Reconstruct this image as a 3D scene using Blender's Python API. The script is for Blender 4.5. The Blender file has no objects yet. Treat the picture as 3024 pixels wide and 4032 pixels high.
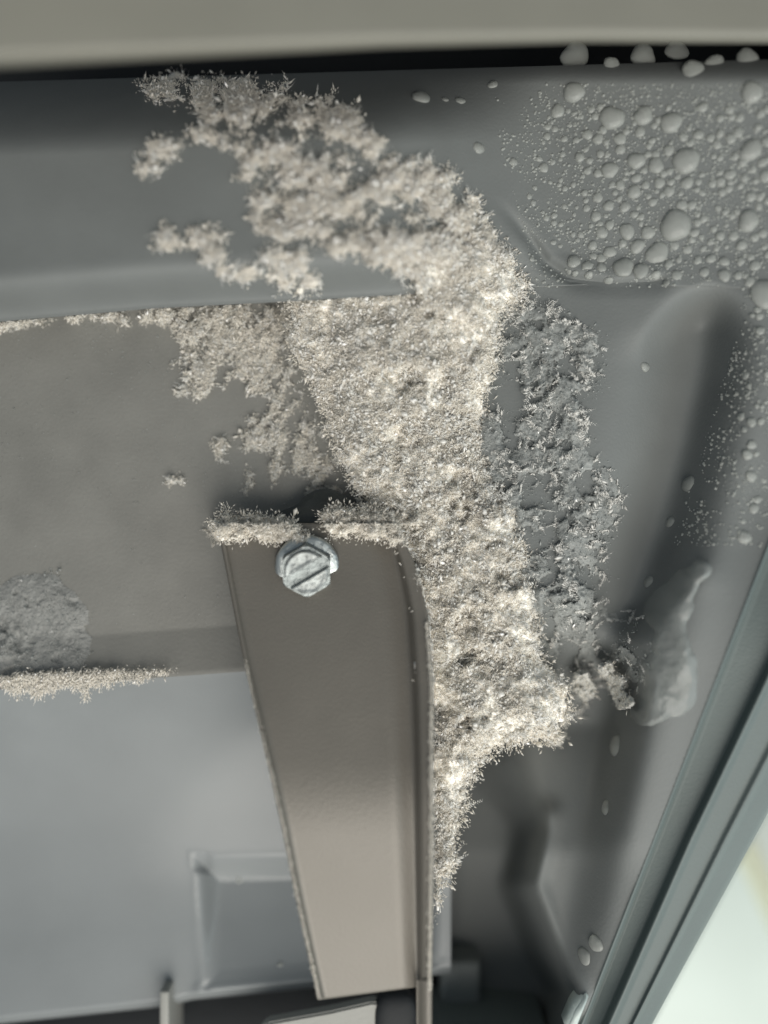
import bpy, bmesh, math, random
import numpy as np
from mathutils import Vector, Matrix
random.seed(7); rng = np.random.default_rng(7)
SC = bpy.context.scene

# ------------------------------------------------------------------ scale, camera, light
S = 0.12/3024.0            # one unit of the plan = 0.04 mm; the field is 12 cm wide at the focus plane
D = 3318.0                 # camera distance to the focus plane (13 cm)
FLOOR_D = 4600.0           # floor lies this far behind the focus plane
def to3(u, v, d):
    k = (D+d)/D*S
    return np.stack([(np.asarray(u)-1512)*k, (2016-np.asarray(v))*k, (FLOOR_D-np.asarray(d))*S*np.ones_like(k*np.asarray(u))], -1)
def P(u, v, d):
    k = (D+d)/D*S
    return Vector(((u-1512)*k, (2016-v)*k, (FLOOR_D-d)*S))

cam = bpy.data.cameras.new('camera'); camo = bpy.data.objects.new('camera', cam)
SC.collection.objects.link(camo); SC.camera = camo
cam.sensor_fit = 'HORIZONTAL'; cam.sensor_width = 24.0; cam.lens = 24.0*D/3024.0
camo.location = (0, 0, (FLOOR_D+D)*S)
cam.clip_start = 0.005; cam.clip_end = 20
cam.dof.use_dof = True; cam.dof.focus_distance = (D+15)*S; cam.dof.aperture_fstop = cam.lens/7.8

W = bpy.data.worlds.new('World'); SC.world = W; W.use_nodes = True
W.node_tree.nodes['Background'].inputs[0].default_value = (0.70, 0.83, 0.94, 1)
W.node_tree.nodes['Background'].inputs[1].default_value = 0.28
def area(name, u, v, d, tu, tv, td, size, power, col, sy=None):
    l = bpy.data.lights.new(name, 'AREA'); l.energy = power; l.color = col
    l.shape = 'RECTANGLE'; l.size = size; l.size_y = sy or size
    o = bpy.data.objects.new(name, l); SC.collection.objects.link(o)
    a = Vector(((u-1512)*S, (2016-v)*S, (FLOOR_D-d)*S)); b = Vector(((tu-1512)*S, (2016-tv)*S, (FLOOR_D-td)*S))
    o.location = a; o.rotation_euler = (b-a).to_track_quat('-Z', 'Y').to_euler()
    return o
area('kitchen_lamp', 4700, 12600, -12400, 1400, 2100, 0, 0.60, 6.7, (1.0, 0.955, 0.88))
area('window_light', 7600, 4600, -2600, 2000, 2300, 0, 0.2, 0.22, (0.78, 0.95, 1.0))
area('floor_fill', 6500, 5200, 1600, 3300, 4200, FLOOR_D, 0.18, 0.13, (0.93, 1.0, 0.93))  # added fill that brightens the floor beyond the rim
SC.view_settings.view_transform = 'Standard'; SC.view_settings.look = 'None'
SC.view_settings.exposure = 0; SC.view_settings.gamma = 1
SC.render.engine = 'CYCLES'; SC.cycles.use_denoising = True
SC.cycles.max_bounces = 8; SC.cycles.transmission_bounces = 6
SC.render.film_transparent = False

# ------------------------------------------------------------------ numeric helpers
def ss(a, b, x):
    t = np.clip((x-a)/(b-a), 0, 1); return t*t*(3-2*t)
_tab = rng.random((256, 256))
def vn(x, y, seed=0):
    x = x+seed*17.31; y = y+seed*9.73
    xi = np.floor(x).astype(int); yi = np.floor(y).astype(int)
    fx = x-xi; fy = y-yi; fx = fx*fx*fx*(fx*(fx*6-15)+10); fy = fy*fy*fy*(fy*(fy*6-15)+10)
    g = lambda i, j: _tab[(i) & 255, (j) & 255]
    return ((g(xi, yi)*(1-fx)+g(xi+1, yi)*fx)*(1-fy)+(g(xi, yi+1)*(1-fx)+g(xi+1, yi+1)*fx)*fy)*2-1
def fbm(u, v, size, octaves=4, seed=0, gain=0.5):
    a, s, t = 1.0, 0.0, 0.0; c, sn = math.cos(.6), math.sin(.6)
    x, y = u/size, v/size
    for o in range(octaves):
        s = s+a*vn(x, y, seed+o*3); t += a; a *= gain
        x, y = (x*c-y*sn)*2.03, (x*sn+y*c)*2.03
    return s/t*1.6
def sdf(u, v, poly):                       # positive inside
    p = np.array(poly, float); q = np.roll(p, -1, 0)
    best = np.full(u.shape, 1e18); ins = np.zeros(u.shape, bool)
    for (x0, y0), (x1, y1) in zip(p, q):
        ex, ey = x1-x0, y1-y0
        t = np.clip(((u-x0)*ex+(v-y0)*ey)/(ex*ex+ey*ey+1e-9), 0, 1)
        best = np.minimum(best, (u-x0-t*ex)**2+(v-y0-t*ey)**2)
        c = (y0 > v) != (y1 > v)
        ins ^= c & (u < (x1-x0)*(v-y0)/((y1-y0)+1e-12)+x0)
    return np.where(ins, 1, -1)*np.sqrt(best)
def seg(u, v, line):                       # distance to an open polyline
    best = np.full(u.shape, 1e18)
    for (x0, y0), (x1, y1) in zip(line[:-1], line[1:]):
        ex, ey = x1-x0, y1-y0
        t = np.clip(((u-x0)*ex+(v-y0)*ey)/(ex*ex+ey*ey), 0, 1)
        best = np.minimum(best, (u-x0-t*ex)**2+(v-y0-t*ey)**2)
    return np.sqrt(best)
def lerp_line(x, xs, ys): return np.interp(x, xs, ys)

def blur(a, r, it=2):
    k = np.ones(2*r+1)/(2*r+1)
    for _ in range(it):
        for axn in (0, 1):
            p = [(0, 0), (0, 0)]; p[axn] = (r, r); q = np.pad(a, p, mode='edge')
            a = np.apply_along_axis(lambda x: np.convolve(x, k, 'valid'), axn, q)
    return a
# ------------------------------------------------------------------ materials
def mat(name, base, rough=0.5, metal=0.0, bump=0.0, bscale=400.0, spec=0.5, var=0.0, vscale=60.0, coat=0.0, trans=0.0, sss=0.0, bdist=0.0004, col2=None):
    m = bpy.data.materials.new(name); m.use_nodes = True
    nt = m.node_tree; b = nt.nodes['Principled BSDF']
    b.inputs['Base Color'].default_value = (*base, 1); b.inputs['Roughness'].default_value = rough
    b.inputs['Metallic'].default_value = metal; b.inputs['Specular IOR Level'].default_value = spec
    b.inputs['Coat Weight'].default_value = coat; b.inputs['Coat Roughness'].default_value = 0.15
    b.inputs['Transmission Weight'].default_value = trans; b.inputs['IOR'].default_value = 1.31 if trans else 1.45
    if sss:
        b.inputs['Subsurface Weight'].default_value = sss
        b.inputs['Subsurface Radius'].default_value = (1, .95, .9); b.inputs['Subsurface Scale'].default_value = 0.0006
    tc = nt.nodes.new('ShaderNodeTexCoord')
    if var:
        n = nt.nodes.new('ShaderNodeTexNoise'); n.inputs['Scale'].default_value = vscale; n.inputs['Detail'].default_value = 6
        nt.links.new(tc.outputs['Object'], n.inputs['Vector'])
        r = nt.nodes.new('ShaderNodeValToRGB'); r.color_ramp.elements[0].position = 0.3; r.color_ramp.elements[1].position = 0.72
        c2 = col2 or tuple(min(1, c*(1+var)) for c in base)
        r.color_ramp.elements[0].color = (*[c*(1-var) for c in base], 1); r.color_ramp.elements[1].color = (*c2, 1)
        nt.links.new(n.outputs['Fac'], r.inputs['Fac']); nt.links.new(r.outputs['Color'], b.inputs['Base Color'])
        rr = nt.nodes.new('ShaderNodeMapRange'); rr.inputs['To Min'].default_value = max(0.02, rough-0.1); rr.inputs['To Max'].default_value = rough+0.12
        nt.links.new(n.outputs['Fac'], rr.inputs['Value']); nt.links.new(rr.outputs['Result'], b.inputs['Roughness'])
    if bump:
        n2 = nt.nodes.new('ShaderNodeTexNoise'); n2.inputs['Scale'].default_value = bscale; n2.inputs['Detail'].default_value = 8
        nt.links.new(tc.outputs['Object'], n2.inputs['Vector'])
        bp = nt.nodes.new('ShaderNodeBump'); bp.inputs['Strength'].default_value = bump; bp.inputs['Distance'].default_value = bdist
        nt.links.new(n2.outputs['Fac'], bp.inputs['Height']); nt.links.new(bp.outputs['Normal'], b.inputs['Normal'])
    return m
M = {}
M['top']    = mat('top_panel_plastic', (0.182, 0.178, 0.150), 0.5, bump=.12, bscale=2200, var=.05)
M['liner']  = mat('liner_plastic', (0.146, 0.155, 0.152), 0.50, spec=.28, bump=.14, bscale=2400, var=.06, vscale=90)
M['back']   = mat('back_panel_plastic', (0.172, 0.170, 0.156), 0.48, bump=.16, bscale=1900, var=.09, vscale=110)
M['lower']  = mat('lower_panel_plastic', (0.190, 0.204, 0.208), 0.5, coat=.35, bump=.12, bscale=2400, var=.05, vscale=70)
M['steel']  = mat('bracket_sheet', (0.142, 0.131, 0.113), 0.38, metal=.15, bump=.14, bscale=2400, var=.06, vscale=70)
M['rim']    = mat('rim_plastic', (0.112, 0.135, 0.132), 0.50, spec=.3, bump=.16, bscale=2200, var=.06)
M['zinc']   = mat('zinc_plated_steel', (0.40, 0.425, 0.42), 0.42, metal=.85, bump=.5, bscale=900, var=.3, vscale=420, bdist=.0005)
M['dullzinc'] = mat('dull_zinc', (0.20, 0.22, 0.22), 0.38, metal=.8, bump=.5, bscale=900, var=.3, vscale=420, bdist=.0005)
M['worn']   = mat('worn_zinc_face', (0.40, 0.42, 0.41), 0.5, metal=.6, bump=.8, bscale=900, var=.45, vscale=620, bdist=.0006)
M['tile']   = mat('floor_tile_glaze', (0.60, 0.645, 0.60), 0.4, bump=.2, bscale=60, var=.07, vscale=14)
M['grout']  = mat('floor_grout', (0.40, 0.40, 0.27), 0.8, bump=.4, bscale=300)
M['dark']   = mat('rubber_shade_black', (0.010, 0.012, 0.014), 0.7, bump=.2, bscale=600)  # near-black colour stands in for cavity shade; also used for the rubber bumper
M['seal']   = mat('pale_plastic', (0.27, 0.27, 0.25), 0.5, bump=.2, bscale=1800, var=.06)
M['frost']  = mat('packed_frost', (0.93, 0.895, 0.83), 0.6, bump=.7, bscale=3200, var=.05, vscale=300, sss=.45, bdist=.0002)
M['flake']  = mat('frost_crystal', (0.96, 0.93, 0.87), 0.3, spec=.6)
M['plate']  = mat('clear_ice_plate', (0.96, 0.95, 0.92), 0.2, spec=.8)
M['glint']  = mat('clear_frost_facet', (0.97, 0.96, 0.94), 0.12, spec=1.0, coat=.6)
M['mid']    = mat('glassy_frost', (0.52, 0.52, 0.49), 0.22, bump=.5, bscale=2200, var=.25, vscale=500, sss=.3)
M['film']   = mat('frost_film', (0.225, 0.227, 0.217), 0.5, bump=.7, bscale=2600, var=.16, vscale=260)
M['haze']   = mat('grey_ice_crust', (0.29, 0.302, 0.293), 0.36, trans=.15, bump=.5, bscale=2200, var=.22, vscale=240, sss=.2, bdist=.0004)
M['dim']    = mat('grey_ice_crystal', (0.58, 0.60, 0.585), 0.3, spec=.8)
M['ice']    = mat('clear_ice', (0.60, 0.63, 0.61), 0.17, trans=.75, bump=.25, bscale=900, var=.14, vscale=200)
M['drop']   = mat('frozen_drop', (0.52, 0.54, 0.51), 0.30, bump=.3, trans=.55, coat=.3, bscale=1600, var=.12, vscale=500)
for kname in ('flake', 'dim', 'plate'):                                     # thin crystals let light through
    nt = M[kname].node_tree; b = nt.nodes['Principled BSDF']; out = nt.nodes['Material Output']
    tr = nt.nodes.new('ShaderNodeBsdfTranslucent'); tr.inputs[0].default_value = b.inputs['Base Color'].default_value
    mx = nt.nodes.new('ShaderNodeMixShader'); mx.inputs[0].default_value = 0.5
    nt.links.new(b.outputs[0], mx.inputs[1]); nt.links.new(tr.outputs[0], mx.inputs[2]); nt.links.new(mx.outputs[0], out.inputs[0])

# ------------------------------------------------------------------ object helpers
COL = SC.collection
def link(name, me, m, parent=None, smooth=True):
    o = bpy.data.objects.new(name, me); COL.objects.link(o)
    if m: me.materials.append(m)
    if smooth:
        me.polygons.foreach_set('use_smooth', np.ones(len(me.polygons), bool))
    if parent: o.parent = parent
    return o
def tag(o, label=None, cat=None, group=None, kind=None):
    if label: o['label'] = label
    if cat: o['category'] = cat
    if group: o['group'] = group
    if kind: o['kind'] = kind
    return o
def empty(name, loc=(0, 0, 0)):
    o = bpy.data.objects.new(name, None); COL.objects.link(o); o.location = loc; o.empty_display_size = .005; return o
def mesh_np(name, verts, faces, k):
    me = bpy.data.meshes.new(name)
    me.vertices.add(len(verts)); me.vertices.foreach_set('co', verts.astype(np.float32).ravel())
    n = len(faces); me.loops.add(n*k); me.polygons.add(n)
    me.loops.foreach_set('vertex_index', faces.astype(np.int32).ravel())
    me.polygons.foreach_set('loop_start', np.arange(0, n*k, k, dtype=np.int32))
    me.update(calc_edges=True); me.validate()
    return me
def grid_mesh(name, U, V, Dp, keep=None, flip=False):
    h, w = U.shape; vs = to3(U, V, Dp).reshape(-1, 3)
    i = np.arange(h*w).reshape(h, w)
    f = np.stack([i[:-1, :-1], i[1:, :-1], i[1:, 1:], i[:-1, 1:]], -1).reshape(-1, 4)
    if flip: f = f[:, ::-1]
    if keep is not None:
        kk = (keep[:-1, :-1] & keep[1:, :-1] & keep[1:, 1:] & keep[:-1, 1:]).ravel(); f = f[kk]
        used = np.unique(f); remap = np.full(h*w, -1); remap[used] = np.arange(len(used)); vs = vs[used]; f = remap[f]
    return mesh_np(name, vs, f, 4)
def rel(o, parent):      # keep world place under an empty that has a location
    o.data.transform(Matrix.Translation(-parent.location)); o.parent = parent; return o

# ------------------------------------------------------------------ the moulding, as depth functions
LOW = lambda u: np.interp(u, [-200, 0, 600, 1150, 1620, 1900, 2300, 2750, 3300], [1283, 1266, 1214, 1186, 1158, 1140, 1122, 1128, 1150])
E2 = lambda u: np.interp(u, [-400, 0, 930, 1300, 1800], [2729, 2700, 2632, 2605, 2568])
BOT = lambda u: np.interp(u, [-400, 0, 640, 760, 1250, 1800], [4060, 4030, 3962, 3935, 3885, 3830])
LA = lambda v: 3027-(v-2130)*0.389                                # edge where the side wall meets the rim
LB = lambda v: np.interp(v, [1500, 2673, 3300, 4100], [3580, 3024, 2725, 2372])-.46*np.maximum(v-4100, 0)
LC = lambda v: np.interp(v, [1500, 3201, 4100], [3960, 3024, 2531])-.55*np.maximum(v-4100, 0)
def f_wall(u, v):
    d = 60-0.20*np.maximum(u-1900, -200)-.14*np.maximum(u-2350, 0)*ss(1900, 2600, v)+.05*np.maximum(v-1500, 0)*0
    d = d-0.12*np.maximum(1000-v, 0)*ss(1500, 2300, u)
    # channel pressed into the wall: long shaded left flank, short right flank
    uc = np.interp(v, [1100, 1250, 1500, 1800, 2100, 2420, 2600], [2800, 2790, 2760, 2690, 2605, 2490, 2440])
    x = u-uc; cap = ss(1105, 1290, v-.0028*np.minimum(x*x, 60000))*(1-ss(2380, 2560, v+.003*np.minimum(x*x, 60000)))
    d = d+215*cap*np.exp(-(np.where(x < -20, (x+20)/190, (x+20)/125))**2)*1.0
    d = d-0*cap-18*np.exp(-((x-235)/80)**2)*cap
    sw = seg(u, v, [(2760, 2300), (2640, 2700), (2480, 3300)])
    d = d-40*np.exp(-(sw/110)**2)
    # shaded slope under the frost, leaning back
    bnd = np.interp(v, [2300, 2700, 3400, 3850, 4100], [2440, 2500, 2370, 2270, 2200])
    lean = np.interp(v, [2350, 2700, 2850, 3350, 3900, 4200], [0, 330, 385, 150, 90, 80])
    d = d+lean*(1-ss(-110, 90, u-bnd))
    # deep recess low down
    edge = np.interp(v, [2700, 3000, 3250, 3480, 3700, 3900, 4100], [2040, 2080, 2125, 2065, 2150, 2235, 2180])
    wd_ = 90+220*(1-ss(2950, 3350, v))
    d = d+(430+100*ss(2900, 3500, v))*ss(2300, 2700, v)*(1-ss(0, 1, (u-edge+wd_)/(wd_+45)))
    d = d-55*np.exp(-(seg(u, v, [(2165, 3200), (2095, 3480), (2190, 3720), (2262, 3870), (2285, 3940)])/34)**2)
    return d
def f_beam(u, v):
    t = LOW(u)-v                                                   # distance above the lower lip
    d = -300+0.06*t
    d = d+.0045*np.maximum(590-(v+.03*(u-800)), 0)**2                  # rolls back into the gap under the top panel
    d = d+170*(1-ss(0, 230, t))**2                                 # rolled lower lip
    return d
def f_top(u, v):
    m = ss(1450, 2250, u)
    d = f_beam(u, v)*(1-m)+m*f_wall(u, v)
    d = d+m*.010*np.maximum(330-v, 0)**2
    s = seg(u, v, [(1960, 780), (2080, 930), (2150, 1035), (2250, 1100), (2420, 1128), (2600, 1112)])
    return d+(20*np.exp(-(s/22)**2)-6*np.exp(-((s-45)/30)**2))*ss(760, 1000, v)
def f_back(u, v):
    e = E2(u)-v
    return 175-.24*np.clip(170-e, 0, 170)
def f_back_old(u, v):
    edge = np.interp(u, [0, 930, 1300], [2700, 2632, 2600])
    d = 300+0*u
    e = v-edge
    d = d-0.25*0*e
    low = 150+0.05*np.maximum(e, 0)-20*np.exp(-(e/140)**2)
    d = np.where(e > 0, low, d-18*np.exp(-((e+150)/60)**2))
    # step: back panel ends on the upper face of the lower panel's ledge
    led = ss(-26, 0, e); d = d*(1-led)+led*np.where(e > 0, d, 150)
    # pocket pressed into the lower panel
    px = np.maximum(800-u, u-1600); py = np.maximum(3405-(v+0.03*(u-800)), (v+0.09*(u-800))-3890)
    q = np.maximum(px, py); d = d+130*(1-ss(-42, 34, q))
    return d
def f_main(u, v):
    m = ss(1560, 1900, u)
    return f_back(u, v)*(1-m)+f_wall(u, v)*m
def surf(u, v):                                                    # nearest surface under the frost
    return np.where(v < LOW(u), f_top(u, v), f_main(u, v))

def prism(name, pts, d0, d1, m, bev):
    bm = bmesh.new(); f = bm.faces.new([bm.verts.new(P(u, v, d0)) for u, v in pts]); r = bmesh.ops.extrude_face_region(bm, geom=[f])
    for e in r['geom']:
        if isinstance(e, bmesh.types.BMVert): e.co.z -= (d1-d0)*S
    bmesh.ops.recalc_face_normals(bm, faces=bm.faces); bmesh.ops.bevel(bm, geom=bm.edges[:], offset=bev*S, segments=3, affect='EDGES')
    me = bpy.data.meshes.new(name); bm.to_mesh(me); bm.free(); return link(name, me, m)
# ------------------------------------------------------------------ freezer cabinet
cab = empty('freezer_cabinet', P(1512, 2016, 400))
tag(cab, 'grey moulded plastic freezer interior with rolled beam, ribbed corner wall and door rim', 'freezer')
def part(name, me, m): o = link(name, me, m); return rel(o, cab)

# rolled beam and the droplet-covered corner, one moulding
nu, nt_ = 560, 190
u1 = np.linspace(-350, 3400, nu); t1 = np.linspace(0, 1, nt_)
U, T = np.meshgrid(u1, t1)
V0_ = np.interp(U, [0, 3100], [322, 232]); V = V0_+(LOW(U)-V0_)*T
Dp = f_top(U, V)
ex = np.array([[3, 26], [4, 60], [5, 200], [5, 420]])              # the lip turns under and goes back
Ux, Vx, Dx = [U], [V], [Dp]
lipk = 1-ss(1700, 1950, u1)
for a, b in ex:
    Ux.append(u1[None]); Vx.append((LOW(u1)-a*0.3*lipk)[None]); Dx.append((Dp[-1]+(b-a)*lipk*1.0+3)[None])
part('header_beam', grid_mesh('header_beam', np.vstack(Ux), np.vstack(Vx), np.vstack(Dx)), M['liner'])

# back panel, lower panel and side wall below the beam
def sheet(name, u0, u1_, v0, v1_, step, f, m, keep=None):
    uu = np.arange(u0, u1_+step, step); vv = np.arange(v0, v1_+step, step)
    U, V = np.meshgrid(uu, vv)
    return part(name, grid_mesh(name, U, V, f(U, V), None if keep is None else keep(U, V)), m)
u2 = np.arange(-400, 1780, 6.)
# upper back panel, rows follow the ledge
vv = np.linspace(0, 1, 240)
U, T = np.meshgrid(u2, vv); V = 1080+(E2(U)+14-1080)*T
part('back_panel', grid_mesh('back_panel', U, V, f_back(U, V)), M['back'])
LT = np.arange(0, 1700, 10.); LS = np.cumsum(np.interp(LT, [0, 150, 600, 1000, 1700], [.85, .75, .06, -.16, -.16]))*10
def f_low(u, v):
    e = v-E2(u)
    d = 138+np.interp(e, LT, LS)+4*(1-ss(0, 45, e))**2+60*ss(-34, 0, v-BOT(u))**2
    px = np.maximum(806-u, u-1700); py = np.maximum(3408-(v+0.03*(u-800)), (v+0.10*(u-800))-3893)
    q = np.maximum(px, py)-14*ss(0, 40, np.minimum(px, py)+40)
    return d+(120-.26*np.maximum(v-3420, 0))*(1-ss(-70, 45, q))-7*np.exp(-((q-8)/24)**2)
vv = np.concatenate([np.linspace(0, .05, 14)[:-1], np.linspace(.05, 1, 300)])
U, T = np.meshgrid(np.arange(-400, 1780, 5.), vv); V = E2(U)+(BOT(U)-E2(U))*T
Dl = f_low(U, V)
U = np.vstack([U[:1], U, U[:1], U[:1]]); V = np.vstack([V[:1]+10, V, V[-1:]-3, V[-1:]-3]); Dl = np.vstack([Dl[:1]+260, Dl, Dl[-1:]+25, Dl[-1:]+500])
part('lower_panel', grid_mesh('lower_panel', U, V, Dl), M['lower'])
# side wall
stp = 6.0
uu = np.arange(1590, 3640, stp); vv = np.arange(1100, 4140, stp)
U, V = np.meshgrid(uu, vv); la = LA(V)
Dw = f_wall(U, V)
mw = np.maximum(ss(1560, 1900, U), ss(2450, 2900, V)); Dw = Dw*mw+(1-mw)*192
Dw = np.where(V < LOW(U)+10, f_top(U, V)+6, Dw)
Dw = blur(Dw, 4, 2); U = np.minimum(U, la+1)
part('side_wall', grid_mesh('side_wall', U, V, Dw, (np.arange(1590, 3640, stp)[None, :]+0*V < la+stp+2)), M['liner'])
# door rim: strips along the mouth of the freezer
vr = np.linspace(1900, 4800, 390)
cs = []
def rimrow(k, off, dd): cs.append((k, off, dd))
prof = []
A_, B_, C_ = LA(vr), LB(vr), LC(vr)
dA = 60-.2*(A_-1900)-.14*np.maximum(A_-2350, 0)*ss(1900, 2600, vr)
def add(u, d): prof.append((u, d))
add(A_-3, dA+3); add(A_+4, dA-8); add(A_+10, dA-2); add(A_+18, dA+30); add(A_+26, dA+80)
for k in np.linspace(.12, 1, 9): add(A_+26+(B_-A_-66)*k, dA+80-25*k)

for k in np.linspace(-40, 30, 15): add(B_+k, dA+(55 if k < 0 else 16)-(61 if k < 0 else 22)*(.5+.5*math.cos(math.pi*k/(40 if k < 0 else 30))))
for k in np.linspace(.06, 1, 26): add(B_+30+(C_-B_-52)*k, dA+16+30*k*k-24*math.exp(-((k-.55)/.09)**2))
add(C_-10, dA+52); add(C_-2, dA+70); add(C_, dA+100); add(C_-2, dA+400); add(C_-6, dA+1500)
Ur = np.array([p[0] for p in prof]).T; Dr = np.array([p[1] for p in prof]).T; Vr = np.repeat(vr[:, None], Ur.shape[1], 1)
part('door_rim', grid_mesh('door_rim', Ur, Vr, Dr), M['rim'])
# top panel nearest to the camera
ut = np.linspace(-900, 3700, 240)
TE = np.interp(ut, [-900, 0, 1512, 2300, 3024, 3700], [300, 262, 188, 168, 172, 176])
TD = np.interp(ut, [-900, 0, 1512, 3024, 3700], [-1150, -1000, -760, -470, -380])
rows = []
for a in np.linspace(1, 0, 14): rows.append((TE-70-1000*a, TD-0*a+ -40*a))
for a in np.linspace(0.1, 1, 12):
    th = a*math.pi*.5; rows.append((TE-70+70*math.sin(th), TD+70-70*math.cos(th)))
for b in (60, 120): rows.append((TE-b*.2, TD+70+b))
for b in (400, 900, 1800): rows.append((TE-200-b*.3, TD+190+b*.02))
Vt = np.array([r[0] for r in rows]); Dt = np.array([r[1] for r in rows]); Ut = np.repeat(ut[None], len(rows), 0)
part('top_panel', grid_mesh('top_panel', Ut, Vt, Dt), M['top'])
# cavity wall behind the gap and behind the bottom slot
def box(name, u0, u1_, v0, v1_, d0, d1, m, bev=0, tilt=0.0):
    bm = bmesh.new()
    k = lambda u, v, d: bm.verts.new(((u-1512)*(D+d0)/D*S, (2016-v)*(D+d0)/D*S, (FLOOR_D-d)*S))
    c = [k(u0, v0+tilt*(0), d0), k(u1_, v0+tilt, d0), k(u1_, v1_+tilt, d0), k(u0, v1_, d0), k(u0, v0, d1), k(u1_, v0+tilt, d1), k(u1_, v1_+tilt, d1), k(u0, v1_, d1)]
    for f in ((0, 3, 2, 1), (4, 5, 6, 7), (0, 1, 5, 4), (1, 2, 6, 5), (2, 3, 7, 6), (3, 0, 4, 7)): bm.faces.new([c[i] for i in f])
    bmesh.ops.recalc_face_normals(bm, faces=bm.faces)
    if bev: bmesh.ops.bevel(bm, geom=bm.edges[:], offset=bev*S, segments=3, affect='EDGES', profile=.5)
    me = bpy.data.meshes.new(name); bm.to_mesh(me); bm.free(); return me
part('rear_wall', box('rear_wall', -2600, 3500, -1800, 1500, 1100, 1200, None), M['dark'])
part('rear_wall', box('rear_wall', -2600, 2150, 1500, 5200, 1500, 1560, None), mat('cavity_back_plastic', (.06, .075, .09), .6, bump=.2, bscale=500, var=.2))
part('light_cover_side', box('light_cover_side', -2700, -2500, -1800, 5200, 0, 1560, None), M['dark'])  # unseen black side and top covers, added to keep world light out
part('light_cover_side', box('light_cover_side', 3600, 3700, -1800, 1500, -350, 1200, None), M['dark'])
part('light_cover_top', box('light_cover_top', -2600, 3600, -1900, -1800, -700, 1200, None), M['dark'])
part('recess_shade_slab', box('recess_shade_slab', 1740, 2240, 4300, 4900, -40, 1500, None, 20), M['rim'])  # unseen slab added below the view to shade the deep recess

# ------------------------------------------------------------------ floor, far behind
fl = link('floor', box('floor', -14000, 18000, -12000, 16000, FLOOR_D+40, FLOOR_D+300, None), M['grout'], smooth=False); tag(fl, kind='structure')
def tile(pts):
    bm = bmesh.new(); vs = [bm.verts.new(((u-1512)*(D+FLOOR_D)/D*S, (2016-v)*(D+FLOOR_D)/D*S, 0.0)) for u, v in pts]
    f = bm.faces.new(vs); r = bmesh.ops.extrude_face_region(bm, geom=[f])
    for e in r['geom']:
        if isinstance(e, bmesh.types.BMVert): e.co.z += 0.0012
    for e in list(bm.verts):
        if e in vs: e.co.z = -0.001
    bmesh.ops.recalc_face_normals(bm, faces=bm.faces)
    bmesh.ops.bevel(bm, geom=bm.edges[:], offset=.0006, segments=2, affect='EDGES')
    me = bpy.data.meshes.new('tile'); bm.to_mesh(me); bm.free(); return me
ax = np.array([0.42, 0.907]); bx = np.array([0.907, -0.42]); o0 = np.array([2962., 3400.]); L = 2600; g = 30
for i in (-2, -1, 0):
    for j in (-2, -1, 0, 1):
        c = o0+bx*L*i+ax*(L*j-900)
        q = [c+bx*g+ax*g, c+bx*(L-g)+ax*g, c+bx*(L-g)+ax*(L-g), c+bx*g+ax*(L-g)]
        o = link('tile', tile(q), M['tile']); o.parent = fl
for i in (1,):
    pass

# ------------------------------------------------------------------ bracket
brk = empty('sheet_bracket', P(1280, 3000, 60))
tag(brk, 'tapering brown grey sheet bracket with folded right edge, screwed over the back panel', 'bracket')
vb = np.linspace(2062, 3935, 260)
LE = np.interp(vb, [2062, 2250, 2450, 2640, 2800, 3050, 3280, 3500, 3700, 3935], [852, 890, 928, 966, 1004, 1062, 1112, 1155, 1198, 1250])
CR = np.interp(vb, [2062, 2200, 2400, 2700, 3000, 3500, 3935], [1520, 1560, 1598, 1618, 1630, 1640, 1646])
FE = np.interp(vb, [2062, 2200, 2300, 2450, 2700, 3300, 3935], [1560, 1625, 1660, 1690, 1708, 1708, 1700])
cub = np.linspace(0, 1, 60)
sl = np.interp(vb, [2062, 2150, 2500, 3000, 3300, 3935], [-.16, -.22, -.26, -.18, .06, .15]); bd = -15+np.cumsum(sl)*(vb[1]-vb[0])
cols = []
def addc(u, d): cols.append((u, d))
addc(LE+7, bd+34); addc(LE+1, bd+26); addc(LE, bd+14); addc(LE+2, bd-10); addc(LE+8, bd-24); addc(LE+15, bd-22); addc(LE+22, bd-10); addc(LE+29, bd)
for k in np.linspace(.05, .82, 30): addc(LE+26+(CR-LE-26)*k, bd+0*k)
for k in np.linspace(.85, 1, 8): addc(LE+26+(CR-LE-26)*k, bd+26*ss(.82, 1, k))
for k in np.linspace(.15, 1, 7): addc(CR+(FE-CR-14)*k, bd+26-62*ss(0, .45, k)-18*k)
addc(FE-8, bd-57); addc(FE-2, bd-50); addc(FE, bd-38); addc(FE+1, bd-20); addc(FE, bd+60)
Ub = np.array([c[0] for c in cols]).T; Db = np.array([c[1] for c in cols]).T; Vb = np.repeat(vb[:, None], Ub.shape[1], 1)-.13*np.clip(Ub-1250, 0, 400)*ss(3500, 3935, vb)[:, None]
Db = Db+5*fbm(Ub, Vb, 700, 2, 5)
Ub = np.vstack([Ub[:1], Ub[:1], Ub, Ub[-1:], Ub[-1:]]); Vb = np.vstack([Vb[:1]+4, Vb[:1]-3, Vb, Vb[-1:]+3, Vb[-1:]]); Db = np.vstack([Db[:1]+36, Db[:1]+8, Db, Db[-1:]+8, Db[-1:]+36])
rel(link('plate', grid_mesh('plate', Ub, Vb, Db), M['steel']), brk)
vt = np.linspace(3860, 4200, 12); o_ = vt*0; bz = bd[-1]+.3*(vt-3935)+10
ct = [(1640+o_, bz), (1646+o_, bz+4), (1655+o_, bz-30), (1672+o_, bz-46), (1690+o_, bz-54), (1699+o_, bz-48), (1702+o_, bz-20), (1701+o_, bz+60)]
rel(link('fold', grid_mesh('fold', np.array([c[0] for c in ct]).T, np.repeat(vt[:, None], 8, 1), np.array([c[1] for c in ct]).T), M['steel']), brk)
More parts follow.
